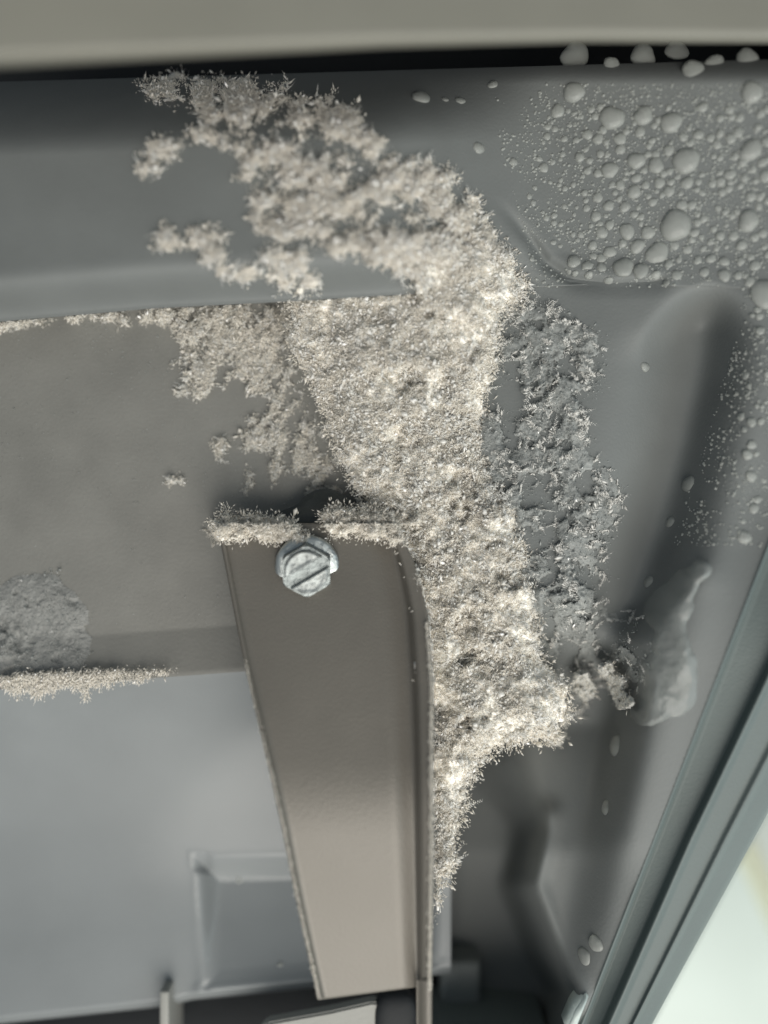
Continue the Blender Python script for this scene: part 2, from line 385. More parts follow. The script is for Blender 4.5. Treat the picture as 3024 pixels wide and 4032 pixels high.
hp = [(1010, 2075), (1060, 2040), (1110, 2010), (1165, 1990), (1200, 1950), (1250, 1925), (1310, 1925), (1370, 1955), (1420, 1985), (1440, 2075)]
o = prism('spring_clip', hp, 70, 120, mat('clip_plastic', (.055, .06, .058), .5, bump=.3, bscale=900), 7); tag(o, 'dark humped clip showing above the top edge of the bracket over the screw', 'clip')
# ------------------------------------------------------------------ hex screw
sc_c = P(1210, 2232, -50)
scr = empty('hex_screw', sc_c)
tag(scr, 'zinc hex head screw with slotted face and round flange, through the top of the bracket', 'screw')
ax_ = Vector((0.05, -0.17, 0.97)).normalized(); xr = Vector((1, 0, 0)); xr = (xr-ax_*xr.dot(ax_)).normalized(); yr = ax_.cross(xr)
R3 = Matrix((xr, yr, ax_)).transposed()
def solid(name, rings, m):
    bm = bmesh.new(); prev = None
    for ring in rings:
        cur = [bm.verts.new(Vector(p)*S*1.06) for p in ring]
        if prev:
            for i in range(len(cur)): bm.faces.new((prev[i], prev[(i+1) % len(cur)], cur[(i+1) % len(cur)], cur[i]))
        else: first = cur
        prev = cur
    bm.faces.new(prev); bm.faces.new(first[::-1])
    bmesh.ops.recalc_face_normals(bm, faces=bm.faces)
    me = bpy.data.meshes.new(name); bm.to_mesh(me); bm.free()
    me.transform(R3.to_4x4())
    o = link(name, me, m, smooth=False); o.parent = scr; return o
circ = lambda r, z, n=64: [(r*math.cos(2*math.pi*i/n)*(1+.008*math.sin(5*i)), r*math.sin(2*math.pi*i/n), z) for i in range(n)]
o = solid('flange', [circ(110, -30), circ(117, -14), circ(119, -4), circ(115, 5), circ(105, 10), circ(80, 14)], M['zinc'])
o.data.polygons.foreach_set('use_smooth', np.ones(len(o.data.polygons), bool))
def hexr(r, z, n=8, rnd=.1):
    out = []
    for s in range(6):
        a0 = math.radians(30+60*s); a1 = math.radians(90+60*s)
        p0 = (r*math.cos(a0), r*math.sin(a0)); p1 = (r*math.cos(a1), r*math.sin(a1))
        for i in range(n):
            t = i/n; x = p0[0]*(1-t)+p1[0]*t; y = p0[1]*(1-t)+p1[1]*t; out.append((x, y, z))
    return out
def lim(ring, c):                          # chamfer of the hex corners by a turned cone
    o = []
    for x, y, z in ring:
        q = math.hypot(x, y); k = min(1, c/q); o.append((x*k, y*k, z))
    return o
Rh = 97
head = [hexr(Rh*.99, 2), hexr(Rh, 10), hexr(Rh, 60), lim(hexr(Rh, 68), 97), lim(hexr(Rh, 73), 91)]
solid('head', head, M['dullzinc'])
# slotted face: two lands with the slot between
def land(sgn):
    a = math.radians(30); pts = []
    for i in range(33):
        th = math.pi*i/32; x = 78*math.cos(th); y = 78*math.sin(th)
        pts.append((x, y))
    pts = [(x, max(y, 22)) for x, y in pts]
    pts = [(x*math.cos(a)*1-sgn*y*math.sin(a), x*math.sin(a)+sgn*y*math.cos(a)) for x, y in pts]
    if sgn < 0: pts = pts[::-1]
    cx = sum(p[0] for p in pts)/len(pts); cy = sum(p[1] for p in pts)/len(pts)
    sh = lambda k, z: [(cx+(x-cx)*k, cy+(y-cy)*k, z) for x, y in pts]
    return [sh(1, 71), sh(1, 84), sh(.95, 93), sh(.86, 96), sh(.5, 92)]
solid('face_land', land(1), M['worn']); solid('face_land', land(-1), M['worn'])

# ------------------------------------------------------------------ bottom slot pieces
o = link('tray_plate', box('tray_plate', 0, 1, 0, 1, 0, 1, None), M['seal'])
bm = bmesh.new()
pl = [(1010, 4075), (1050, 4030), (1300, 3985), (1462, 3948), (1488, 3950), (1500, 3975), (1512, 4080), (1505, 4300), (900, 4300)]
fr = [bm.verts.new(P(u, v, 210)) for u, v in pl]; f = bm.faces.new(fr)
r = bmesh.ops.extrude_face_region(bm, geom=[f]); 
for e in r['geom']:
    if isinstance(e, bmesh.types.BMVert): e.co.z -= 60*S
bmesh.ops.recalc_face_normals(bm, faces=bm.faces); bmesh.ops.bevel(bm, geom=bm.edges[:], offset=8*S, segments=2, affect='EDGES')
me = bpy.data.meshes.new('tray_plate'); bm.to_mesh(me); bm.free(); o.data = me; me.materials.append(M['seal'])
tag(o, 'pale grey plastic tray edge poking up at the bottom below the bracket', 'tray')
part('rib', box('rib', 628, 664, 3905, 4250, 300, 560, None, 8), M['seal'])
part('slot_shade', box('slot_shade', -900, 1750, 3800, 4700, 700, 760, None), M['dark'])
# round dark knob between the tray and the bracket edge
bm = bmesh.new()
bmesh.ops.create_uvsphere(bm, u_segments=32, v_segments=20, radius=1)
for v in bm.verts:
    x, y, z = v.co; e = .45
    q = lambda a: math.copysign(abs(a)**.7, a)
    c = P(1560, 4010, 230); v.co = (c.x+q(x)*92*S, c.y+q(y)*120*S, c.z+q(z)*50*S)
me = bpy.data.meshes.new('rubber_bumper'); bm.to_mesh(me); bm.free()
o = link('rubber_bumper', me, M['dark']); tag(o, 'rounded black rubber bumper between the tray edge and the bracket fold', 'bumper')
# grey box low in the dark recess
o = link('recess_block', box('recess_block', 1735, 1895, 3790, 4400, 560, 900, None, 26), mat('recess_block_plastic', (.15, .165, .16), .5, bump=.3, bscale=600, var=.1)); tag(o, 'blurred dark grey block low in the dark recess right of the bracket', 'block')
# pale corner of the sill where the wall meets the rim at the bottom
o = prism('sill_corner', [(2226, 4060), (2262, 3975), (2300, 3925), (2322, 3922), (2262, 4070)], -60, 40, mat('sill_paint', (.42, .48, .46), .4, bump=.2, bscale=900), 7); tag(o, 'small pale corner of a sill at the bottom beside the door rim', 'sill')

# ------------------------------------------------------------------ frost
G = 4.0
gu = np.arange(-80, 3120, G); gv = np.arange(150, 4100, G)
GU, GV = np.meshgrid(gu, gv)
def sub(u0, u1_, v0, v1_):
    i0, i1 = np.searchsorted(gv, v0), np.searchsorted(gv, v1_); j0, j1 = np.searchsorted(gu, u0), np.searchsorted(gu, u1_)
    return GU[i0:i1, j0:j1], GV[i0:i1, j0:j1]
def near(u, v):      # top surface incl. bracket for frost lying on it
    d = surf(u, v)
    le = np.interp(v, vb, LE); fe = np.interp(v, vb, FE)
    on = (v > 2062) & (v < 3935) & (u > le) & (u < fe)
    return np.where(on, np.interp(v, vb, bd)-20, d)
def crystals(name, pts, nrm, size, m, seed=1, axis=None, aspect=(2.0, 4.5), spread=1.0, down=0.0, label=None, parent=None):
    """pts (n,3) metres; each crystal is a thin double-ended blade of 8 triangles"""
    r = np.random.default_rng(seed); n = len(pts)
    a = r.normal(size=(n, 3)); a /= np.linalg.norm(a, axis=1)[:, None]
    ax = nrm*(0.55/spread)+a*spread*.8; ax[:, 1] -= down; ax /= np.linalg.norm(ax, axis=1)[:, None]
    if axis is not None:
        ax = axis+a*.45; ax[:, 1] -= down; ax /= np.linalg.norm(ax, axis=1)[:, None]
    b = np.cross(ax, r.normal(size=(n, 3))); b /= np.linalg.norm(b, axis=1)[:, None]; c = np.cross(ax, b)
    Ln = size*r.uniform(.6, 1.5, n)[:, None]; wd = Ln/r.uniform(*aspect, n)[:, None]; th = wd*r.uniform(.25, .6, n)[:, None]
    base = pts-ax*Ln*.25; tip = pts+ax*Ln*.75; mid = pts+ax*Ln*r.uniform(.1, .45, n)[:, None]
    vs = np.stack([base, mid+b*wd*.5, mid+c*th*.5, mid-b*wd*.5, mid-c*th*.5, tip], 1).reshape(-1, 3)
    k = np.array([[0, 2, 1], [0, 3, 2], [0, 4, 3], [0, 1, 4], [5, 1, 2], [5, 2, 3], [5, 3, 4], [5, 4, 1]])
    f = (np.arange(n)[:, None, None]*6+k[None]).reshape(-1, 3)
    me = mesh_np(name, vs, f, 3); return link(name, me, m, smooth=False)
def feathers(pts, nrm, size, seed, parent, m):
    r = np.random.default_rng(seed); n = len(pts); q = 15
    a = r.normal(size=(n, 3)); a -= nrm*np.sum(a*nrm, 1)[:, None]*.75; a /= np.linalg.norm(a, axis=1)[:, None]
    sd = np.cross(nrm, a); sd /= np.linalg.norm(sd, axis=1)[:, None]+1e-9
    t = np.tile(np.arange(q)/q, n)[:, None]; i = np.repeat(np.arange(n), q); sg = np.where(np.arange(n*q) % 2 == 0, 1, -1)[:, None]
    L_ = (size*r.uniform(.5, 1.3, n))[i][:, None]
    p = pts[i]+a[i]*L_*t+nrm[i]*L_*.18*t*t+nrm[i]*S*3
    axd = a[i]*.75+sd[i]*sg*.8+nrm[i]*r.uniform(0, .35, (n*q, 1)); axd /= np.linalg.norm(axd, axis=1)[:, None]
    ln = L_*.42*(1-t*.8)*r.uniform(.7, 1.2, (n*q, 1))
    return rel(crystals('feathers', p, nrm[i], ln, m, seed, axis=axd*2.2, aspect=(2.6, 4.5)), parent)
def frost(name, u0, u1_, v0, v1_, maskf, thick, lump, m, mf, ncry, csize, label, seed, down=0., thr=0.03, spread=1.0, sizes=None, dens=None, nbase=near, rough_=1.0, skirt=0, tuft=15., crust=True, fringe=0., plates=0, nfe=0, fsize=55):
    U, V = sub(u0, u1_, v0, v1_)
    k = maskf(U, V)                                                # 0..1
    n1 = fbm(U, V, lump, 5, seed, .55); n2 = fbm(U, V, lump*.22, 3, seed+40, .6); rg = 1-np.abs(fbm(U, V, lump*.6, 3, seed+80))*1.6
    base = nbase(U, V); n3 = fbm(U, V, 26, 3, seed+120)
    cv_ = ss(.42, .8, fbm(U, V, lump*.45, 4, seed+60))
    h = thick*k*(0.70+.24*n1+rough_*(.10*n2+.10*rg+.075*n3)-.38*cv_)
    h = np.maximum(h, 0)
    dd = base-h+3
    keep = (k > thr) & (h > 3.5)
    if not crust: dd = base-1-.25*h
    top = empty(name, P((u0+u1_)/2, (v0+v1_)/2, 100))
    tag(top, label, 'frost')
    me = grid_mesh('crust', U, V, dd, keep) if crust else None 
    if skirt and crust:                                                      # the drift reaches back to the panels behind it
        bm = bmesh.new(); bm.from_mesh(me); be = [e for e in bm.edges if e.is_boundary]
        r_ = bmesh.ops.extrude_edge_only(bm, edges=be)
        for q in r_['geom']:
            if isinstance(q, bmesh.types.BMVert): q.co.z -= skirt*S
        bm.to_mesh(me); bm.free()
    if crust: o = rel(link('crust', me, m), top); o['kind'] = 'stuff'
    # crystals
    p = (k if dens is None else dens(U, V, k)).ravel(); p = np.clip(p, 0, None)
    if fringe: p = p+fringe*(blur(k, 6, 2).ravel() > .02)*(base.ravel() < 9e3)
    p = p/p.sum(); r = np.random.default_rng(seed+5)
    idx = r.choice(p.size, ncry, p=p)
    q = 14; nc = ncry*6//10//q; cid = idx[:nc]                     # six in ten grow in radiating tufts
    idx = np.concatenate([np.repeat(cid, q), idx[nc*q:]]); ncry = len(idx); ncl = nc*q
    off = r.normal(size=(ncry, 2))*np.where(np.arange(ncry) < ncl, tuft, 2.0)[:, None]
    bu, bv = U.ravel()[idx], V.ravel()[idx]
    cu, cv = bu+off[:, 0], bv+off[:, 1]
    jj = np.clip(np.round((cu-U[0, 0])/G).astype(int), 0, U.shape[1]-1); ii_ = np.clip(np.round((cv-V[0, 0])/G).astype(int), 0, U.shape[0]-1)
    idx = ii_*U.shape[1]+jj; cd = dd.ravel()[idx]-1
    cd = np.where(np.arange(ncry) < ncl, cd-np.maximum(tuft*.9-np.hypot(off[:, 0], off[:, 1])*.6, 0)*.8, cd)
    gy, gx = np.gradient(dd, G); nx = gx.ravel()[idx]; ny = -gy.ravel()[idx]
    N = np.stack([nx, ny, np.ones(ncry)], 1); N /= np.linalg.norm(N, axis=1)[:, None]
    AX = N*1.0; AX[:, 0] += off[:, 0]/tuft*.9; AX[:, 1] -= off[:, 1]/tuft*.9; AX /= np.linalg.norm(AX, axis=1)[:, None]
    AX[ncl:] = N[ncl:]*.5+r.normal(size=(ncry-ncl, 3))*.8
    sz = csize*S*np.where(r.random(ncry) < .07, 2.0, 1.0)[:, None]*r.uniform(.45, 1.15, (ncry, 1))*(1+.35*(1-ss(.05, .5, k.ravel()[idx])))[:, None]
    o = rel(crystals('crystals', to3(cu, cv, cd), N, sz, mf, seed, axis=AX, down=down, spread=spread), top); o['kind'] = 'stuff'
    if nfe:
        pf = p*0+1.0*(k.ravel() > .05)*np.where(k.ravel() < .6, 2.5, 1.0); pf /= pf.sum(); jf = r.choice(pf.size, nfe, p=pf)
        nf = np.stack([gx.ravel()[jf], -gy.ravel()[jf], np.ones(nfe)], 1); nf /= np.linalg.norm(nf, axis=1)[:, None]
        o = feathers(to3(U.ravel()[jf], V.ravel()[jf], dd.ravel()[jf]-3), nf, fsize*S, seed+31, top, M['plate']); o['kind'] = 'stuff'
    if plates:                                                     # larger clear plates and feathers
        ip = r.choice(ncry, plates); o = rel(crystals('plates', to3(cu[ip], cv[ip], cd[ip]-3), N[ip], csize*S*r.uniform(1.3, 2.9, (plates, 1)), M['plate'], seed+19, axis=AX[ip]*.6, aspect=(1.3, 2.6)), top); o['kind'] = 'stuff'
    ng = ncry//60; ii = r.choice(ncry, ng)
    o = rel(crystals('glints', to3(cu[ii], cv[ii], cd[ii]-4), N[ii], sz[ii]*1.15, M['glint'], seed+9, aspect=(1.6, 4), spread=1.4), top); o['kind'] = 'stuff'
    return top

poly_main = [(1110, 1090), (1600, 1060), (1640, 1010), (1760, 960), (1900, 940), (2010, 1040), (2075, 1120), (2060, 1180), (1975, 1240), (1960, 1350), (1935, 1500), (1895, 1640), (1905, 1800), (1950, 1890), (2020, 1990), (2050, 2120), (2070, 2260), (2105, 2330), (2120, 2480), (2140, 2620),
             (2235, 2700), (2240, 2780), (2215, 2850), (2185, 2920), (2060, 2925), (1960, 2955), (1875, 2990), (1860, 3090), (1830, 3200), (1795, 3300), (1800, 3400), (1755, 3470), (1735, 3600), (1708, 3800), (1700, 3300), (1702, 2900), (1696, 2620), (1672, 2440), (1630, 2260), (1580, 2130),
             (1500, 2070), (1418, 2010), (1370, 1880), (1310, 1740), (1270, 1620), (1215, 1470), (1155, 1400), (1140, 1290)]
def m_main(u, v):
    s = sdf(u, v, poly_main)+16*fbm(u, v, 60, 4, 3)+7*fbm(u, v, 16, 2, 9)
    k = ss(-4, 120, s)**.8
    hole = np.exp(-(((u-1600)/70)**2+((v-1745)/85)**2))*1.0*(.6+.6*fbm(u, v, 50, 3, 12))
    hole += np.exp(-(((u-1480)/50)**2+((v-1935)/40)**2))*.8
    low = 1-.55*ss(3000, 3300, v)
    return np.clip(k*low-.75*np.clip(hole, 0, 1), 0, 1)
def near_main(u, v):
    d = near(u, v); b2 = 120-100*ss(1250, 1750, u)
    rt = 0
    d = np.minimum(d, np.where(v > 1150, rt+np.interp(v, [1150, 1250, 1700, 2100, 2900, 3800], [-30, -10, 62, 70, 50, 70])+25*(1-ss(1590, 1680, u))*(1-ss(1200, 1420, v)), 900))
    d = np.where((v < LOW(u)) & (u < 1640), 150, d)
    w_ = ss(1120, 1430, v); q_ = f_top(u, np.minimum(v, LOW(u)-2))*(1-w_)+d*w_; m_ = ss(1640, 1700, u)*(v < 1440)
    d = d*(1-m_)+q_*m_
    return d
frost('frost_column', 1080, 2290, 900, 3850, m_main, 120, 300, M['frost'], M['flake'], 190000, 11.5,
      'thick white packed frost running from the beam down past the right edge of the bracket', 3, nbase=near_main, skirt=260, tuft=14., fringe=.09, plates=2200, nfe=1100, fsize=62, dens=lambda U, V, k: k**.7*(.12+ss(-.35, .35, fbm(U, V, 75, 3, 7))))

poly_up = [(560, 330), (700, 300), (860, 285), (1080, 320), (1290, 390), (1440, 470), (1520, 600), (1640, 660), (1760, 700), (1840, 790), (1930, 900), (1960, 960), (2040, 1040), (2080, 1130), (1990, 1180), (1700, 1160), (1600, 1100), (1450, 1040), (1300, 1010), (1220, 1060), (1120, 1000), (1000, 920), (1000, 800), (940, 700), (840, 620), (780, 520), (740, 420), (640, 380)]
holes = [(1065, 515, 120, 75, -.1), (1540, 850, 145, 80, .1), (1250, 590, 70, 60, 0), (1350, 640, 60, 50, 0), (1210, 770, 45, 28, 0), (1390, 590, 50, 40, 0), (1180, 960, 70, 55, 0), (1340, 1075, 150, 75, .05), (1430, 850, 70, 60, 0), (900, 620, 60, 90, 0), (720, 480, 60, 50, 0), (1720, 880, 45, 45, 0), (860, 380, 35, 60, 0), (1080, 850, 45, 60, 0)]
extra = [(640, 590, 60, 40), (590, 650, 45, 30), (640, 350, 90, 40), (660, 940, 40, 45), (790, 940, 90, 55), (830, 1000, 60, 40), (960, 1075, 80, 35), (1150, 1060, 90, 50), (1090, 1010, 60, 40), (1130, 1120, 30, 40), (1230, 1120, 40, 35), (1180, 1150, 30, 25)]
def m_up(u, v):
    s = sdf(u, v, poly_up)+52*fbm(u, v, 80, 4, 21)+12*fbm(u, v, 24, 3, 27)
    k = ss(-8, 55, s)*(.52+.16*ss(600, 1000, v)+.25*ss(1500, 1900, u))
    for (x, y, a, b, t) in holes:
        r_ = ((u-x)/a)**2+((v-y)/b)**2+.5*fbm(u, v, 40, 3, 33)
        r_ = r_+.9*fbm(u, v, 34, 4, 34+int(x) % 7); k = k*ss(.45, 1.0, r_)
    pat = fbm(u, v, 78, 5, 35, .6); k = k*(.06+.94*ss(-.26, .04, pat+.65*ss(1450, 1850, u)))
    for (x, y, a, b) in extra:
        r_ = ((u-x)/a)**2+((v-y)/b)**2+1.1*fbm(u, v, 26, 3, 37)
        k = np.maximum(k, .28*(1-ss(.2, 1.0, r_)))
    return k*ss(250, 330, v)*np.where((v > LOW(u)-6) & (u < 1650), 0, 1)*(1-ss(-150, 10, v-LOW(u))*ss(1640, 1700, u))
frost('frost_on_beam', 480, 2100, 240, 1190, m_up, 66, 85, M['frost'], M['flake'], 90000, 11,
      'patchy feathery frost spreading diagonally across the rolled beam under the top panel', 22, tuft=9., plates=900, nfe=700, fsize=48, nbase=f_top, dens=lambda U, V, k: np.clip(k-.03, 0, 1)**1.1, fringe=.012)

def m_under(u, v):
    t = v-LOW(u)
    ln = 30+16*fbm(u, v*0, 30, 3, 41)+30*ss(300, 700, u)+ss(620, 800, u)*(1-ss(1130, 1260, u))*(190+130*fbm(u, v*0, 60, 2, 46))
    k = 1-ss(.35, 1.15, t/ln)
    st = fbm(u+.35*v, v*.38, 30, 4, 43, .62)
    k = k*ss(-.22, .16, st)
    for (x, y, a, b) in [(820, 1420, 110, 140), (930, 1320, 190, 110), (790, 1550, 80, 40), (990, 1450, 60, 90), (1060, 1560, 60, 60), (1050, 1700, 110, 90), (1170, 1650, 90, 130), (1230, 1800, 80, 110), (1150, 1480, 70, 90), (1080, 1830, 60, 50), (860, 1800, 26, 100), (980, 1880, 24, 60), (1340, 1930, 60, 60), (1230, 1950, 60, 35), (700, 1890, 40, 24), (1260, 1560, 50, 60)]:
        r_ = ((u-x)/a)**2+((v-y)/b)**2+1.5*fbm(u+.3*v, v*.45, 36, 4, 44, .6)
        k = np.maximum(k, .6*(1-ss(.1, .8, r_)))
    return k*np.where(t < 2, 0, 1)*(1-ss(-95, -25, sdf(u, v, poly_main)+30*fbm(u, v, 50, 3, 49))*ss(1230, 1420, v))
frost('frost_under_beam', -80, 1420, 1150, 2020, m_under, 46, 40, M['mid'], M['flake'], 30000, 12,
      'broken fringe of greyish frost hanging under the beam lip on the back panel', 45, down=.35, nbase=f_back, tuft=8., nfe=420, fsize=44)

def m_fringe(u, v):
    c = np.interp(u, [830, 1000, 1120, 1200, 1260, 1400, 1600], [2075, 2075, 2080, 2130, 2040, 2050, 2080])
    w = np.interp(u, [820, 850, 1100, 1180, 1225, 1260, 1300, 1500, 1640], [0, 52, 56, 38, 0, 0, 62, 72, 80])
    return ss(0, .8, 1-np.abs(v-c)/(w+1e-3)+.35*fbm(u, v, 26, 3, 51))*(w > 1)
def near_fr(u, v): return np.where(v > 2062, near(u, v), -6+0*u)
frost('bracket_top_frost', 800, 1660, 1960, 2180, m_fringe, 60, 40, M['frost'], M['flake'], 17000, 12,
      'ragged fringe of frost crystals along the top edge of the bracket above the screw', 52, nbase=near_fr)

def rime(name, ue, vv0, vv1, n, dz, size, lb, seed):
    r = np.random.default_rng(seed); v = r.uniform(vv0, vv1, n); u = np.interp(v, vb, ue)+r.normal(size=n)*3.0; d = np.interp(v, vb, bd)+dz
    N = np.tile(np.array([[0, 0, 1.]]), (n, 1)); o = crystals(name, to3(u, v, d), N, S*size*r.uniform(.4, 1.2, (n, 1)), M['flake'], seed, spread=1.5)
    tag(o, lb, 'rime', None, 'stuff')
rime('edge_highlight', LE+9, 2600, 3930, 3000, -24, 8, 'fine pale crystals drawn as the highlight on the left edge of the bracket', 101)  # white crystals put the bright edge highlight into colour
rime('fold_rime', FE-10, 2450, 3900, 3600, -62, 10, 'pale rime along the folded right edge of the bracket', 102)
def m_ring(u, v):
    r_ = np.hypot((u-140)/1.0, (v-2490)/1.0)
    k = .5*(1-ss(165, 262, r_+16*fbm(u, v, 90, 3, 61)))*ss(-80, 0, E2(u)-v+60)+.4*(1-ss(20, 70, np.hypot(u-30, (v-2530)*.7)+30*fbm(u, v, 30, 3, 63)))
    return np.maximum(k*(v < E2(u)), 0)
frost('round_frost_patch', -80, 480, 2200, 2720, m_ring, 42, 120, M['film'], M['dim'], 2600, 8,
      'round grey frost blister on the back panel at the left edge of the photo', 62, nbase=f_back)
def m_teeth(u, v):
    e = E2(u); top = e-22-20*ss(700, 200, u); bot = e+8+62*ss(760, 250, u)*ss(-20, 90, u)*(.55+.6*fbm(u, v*0, 18, 2, 65))
    return ss(0, 14, v-top)*ss(0, 22, bot-v)*(1-ss(300, 760, u))*.8
frost('ledge_frost_teeth', -80, 980, 2600, 2800, m_teeth, 40, 30, M['frost'], M['flake'], 9000, 11,
      'bright downward frost teeth on the ledge between back panel and lower panel', 66, down=1.1, crust=False, tuft=9., nbase=lambda u, v: 108+0*u)

poly_dim = [(1930, 1230), (2080, 1190), (2220, 1230), (2300, 1330), (2310, 1500), (2290, 1660), (2330, 1850), (2420, 1930), (2400, 2050), (2330, 2250), (2370, 2400), (2510, 2480), (2540, 2580), (2480, 2660), (2480, 2740), (2400, 2700), (2330, 2680), (2280, 2760), (2200, 2720), (2080, 2620), (2060, 2350), (2000, 2050), (1880, 1850), (1880, 1640), (1930, 1480)]
def m_dim(u, v):
    s = sdf(u, v, poly_dim)+42*fbm(u, v, 110, 4, 71)+10*fbm(u, v, 26, 2, 73)
    return ss(-70, 70, s)*ss(-.30, .22, fbm(u, v, 75, 5, 75, .6))
frost('grey_corner_ice', 1820, 2620, 1140, 2860, m_dim, 28, 100, M['haze'], M['dim'], 12000, 9,
      'dim grey lumpy ice crust on the side wall right of the thick white frost', 76, nbase=lambda u, v: f_wall(u, v), tuft=16., fringe=.10, nfe=500, fsize=60)

CL = [(2290, 2680, 42), (2312, 2722, 38), (2388, 2636, 34), (2428, 2690, 38), (2462, 2762, 36), (2436, 2736, 28), (2208, 2822, 42), (2192, 2902, 36), (2172, 2880, 30)]
def m_clump(u, v):
    f = 0*u
    for x, y, r_ in CL: f = f+np.clip(1-((u-x)**2+(v-y)**2)/(1.25*r_)**2, 0, 1)
    return ss(.15, .8, f+.35*fbm(u, v, 24, 3, 87)*(f > 0))
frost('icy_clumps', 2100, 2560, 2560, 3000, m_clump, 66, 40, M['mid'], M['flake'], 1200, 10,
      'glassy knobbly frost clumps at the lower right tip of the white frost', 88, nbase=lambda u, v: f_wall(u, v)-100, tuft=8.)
# clear ice lump by the door rim
BL = [(2700, 2290, 50), (2762, 2243, 38), (2640, 2385, 80), (2590, 2410, 52), (2640, 2520, 62), (2650, 2620, 88), (2652, 2730, 88), (2580, 2680, 70), (2545, 2790, 62), (2560, 2770, 60)]
def m_lump(u, v):
    f = 0*u
    for x, y, r_ in BL: f = f+np.clip(1-((u-x)**2+(v-y)**2)/(1.66*r_)**2, 0, 1)**2
    f = f+.04*fbm(u, v, 50, 3, 81)
    return np.sqrt(np.clip(ss(.28, .85, f), 0, 1))
U, V = sub(2340, 2820, 2200, 3060); k = m_lump(U, V)
dl_ = f_wall(U, V)+4-24*k*(1+.3*fbm(U, V, 90, 3, 83))
o = link('ice_lump', grid_mesh('ice_lump', U, V, dl_, (k > .02) & (U < LA(V)-4)), M['ice']); tag(o, 'smooth translucent ice lump frozen on the side wall next to the door rim', 'ice lump')

# ------------------------------------------------------------------ frozen drops
def cap(seed, seg_=20, rg=7):
    r = random.Random(seed); bm = bmesh.new(); rings = []
    ph = [r.uniform(0, 6.28) for _ in range(4)]
    for j in range(rg):
        a = math.pi/2*j/(rg); rr = math.cos(a); z = math.sin(a)*.52-.05; ring = []
        for i in range(seg_):
            t = 2*math.pi*i/seg_
            q = 1+.07*math.sin(2*t+ph[0])+.05*math.sin(3*t+ph[1])+.03*math.sin(5*t+ph[2])
            ring.append(bm.verts.new((rr*q*math.cos(t), rr*q*math.sin(t)*1.08, z)))
        rings.append(ring)
    topv = bm.verts.new((.03, -.02, .47))
    for a, b in zip(rings[:-1], rings[1:]):
        for i in range(seg_): bm.faces.new((a[i], a[(i+1) % seg_], b[(i+1) % seg_], b[i]))
    for i in range(seg_): bm.faces.new((rings[-1][i], rings[-1][(i+1) % seg_], topv))
    bm.faces.new(rings[0][::-1])
    bmesh.ops.recalc_face_normals(bm, faces=bm.faces)
    me = bpy.data.meshes.new('frozen_drop'); bm.to_mesh(me); bm.free(); me.materials.append(M['drop'])
    me.polygons.foreach_set('use_smooth', np.ones(len(me.polygons), bool)); return me
caps = [cap(i) for i in range(5)]
def normal_at(u, v):
    e = 6.; f = lambda a, b: to3(np.array([a]), np.array([b]), surf(np.array([a]), np.array([b])))[0]
    p = f(u, v); a = f(u+e, v)-p; b = f(u, v-e)-p; n = np.cross(a, b); n /= np.linalg.norm(n); return Vector(p), Vector(n)
def drop(u, v, r, label, group='frozen drops on the corner wall'):
    p, n = normal_at(u, v)
    if v < 330: n = (n+Vector((0, 0, 3))).normalized()
    o = bpy.data.objects.new('frozen_drop', caps[random.randrange(5)]); COL.objects.link(o)
    q = n.to_track_quat('Z', 'Y') @ Matrix.Rotation(random.uniform(0, 6.28), 3, 'Z').to_quaternion()
    o.rotation_mode = 'QUATERNION'; o.rotation_quaternion = q; o.location = p; r = r*(.82 if v < 330 else 1); o.scale = (r*S, r*S, r*S*random.uniform(.75, 1.0))
    return tag(o, label, 'frozen drop', group)
big = {(1260, 975): 'largest pale frozen drop low on the droplet covered corner wall', (825, 240): 'frozen drop leftmost of the row under the dark gap', (1120, 245): 'wide frozen drop second in the row under the dark gap',
       (1335, 305): 'round pale frozen drop hanging below the row under the dark gap', (1305, 695): 'large round frozen drop straight above the largest one', (1180, 1095): 'frozen drop with flat bright foot just below left of the largest one',
       (1585, 650): 'oval frozen drop near the right edge at the height of the large round one', (1575, 955): 'pale frozen drop near the right edge level with the largest one', (160, 420): 'lone blurred frozen drop high above the white frost', (410, 640): 'single small frozen drop between the frost and the droplet field',
       (1650, 1270): 'frozen drop cut by the right edge of the photo above the channel'}
DR = [(825, 240, 75), (985, 280, 42), (1120, 245, 66), (1335, 305, 55), (1265, 220, 56), (1430, 270, 45), (1570, 255, 58), (160, 420, 42), (820, 400, 42), (985, 510, 48), (1120, 500, 38), (1240, 530, 42), (1590, 400, 42), (1585, 650, 42), (1305, 695, 52), (1090, 695, 35), (1175, 715, 32), (975, 735, 33), (1260, 975, 62), (1180, 1095, 46), (1035, 1155, 42), (1110, 1170, 32), (1050, 1000, 32), (940, 1005, 25), (1140, 1005, 28), (975, 1090, 25), (1095, 1065, 30), (820, 1130, 28), (1575, 955, 42), (410, 640, 24), (560, 700, 17), (690, 725, 20), (845, 680, 20), (1020, 600, 25), (925, 600, 22), (750, 480, 28), (1230, 650, 22), (1190, 790, 22), (1310, 790, 25), (1090, 770, 20), (1020, 800, 20), (1080, 830, 28), (1040, 895, 22), (970, 890, 22), (915, 935, 22), (875, 900, 15), (940, 1155, 20), (1175, 1190, 20), (885, 1190, 18), (970, 1215, 20), (1470, 1130, 20), (1470, 1190, 25), (1545, 1060, 22), (1510, 1020, 20), (1585, 850, 20), (1650, 760, 25), (1355, 1125, 17), (1650, 1270, 60), (1530, 1190, 18), (330, 435, 20), (265, 430, 14), (470, 365, 22), (640, 1120, 12)]
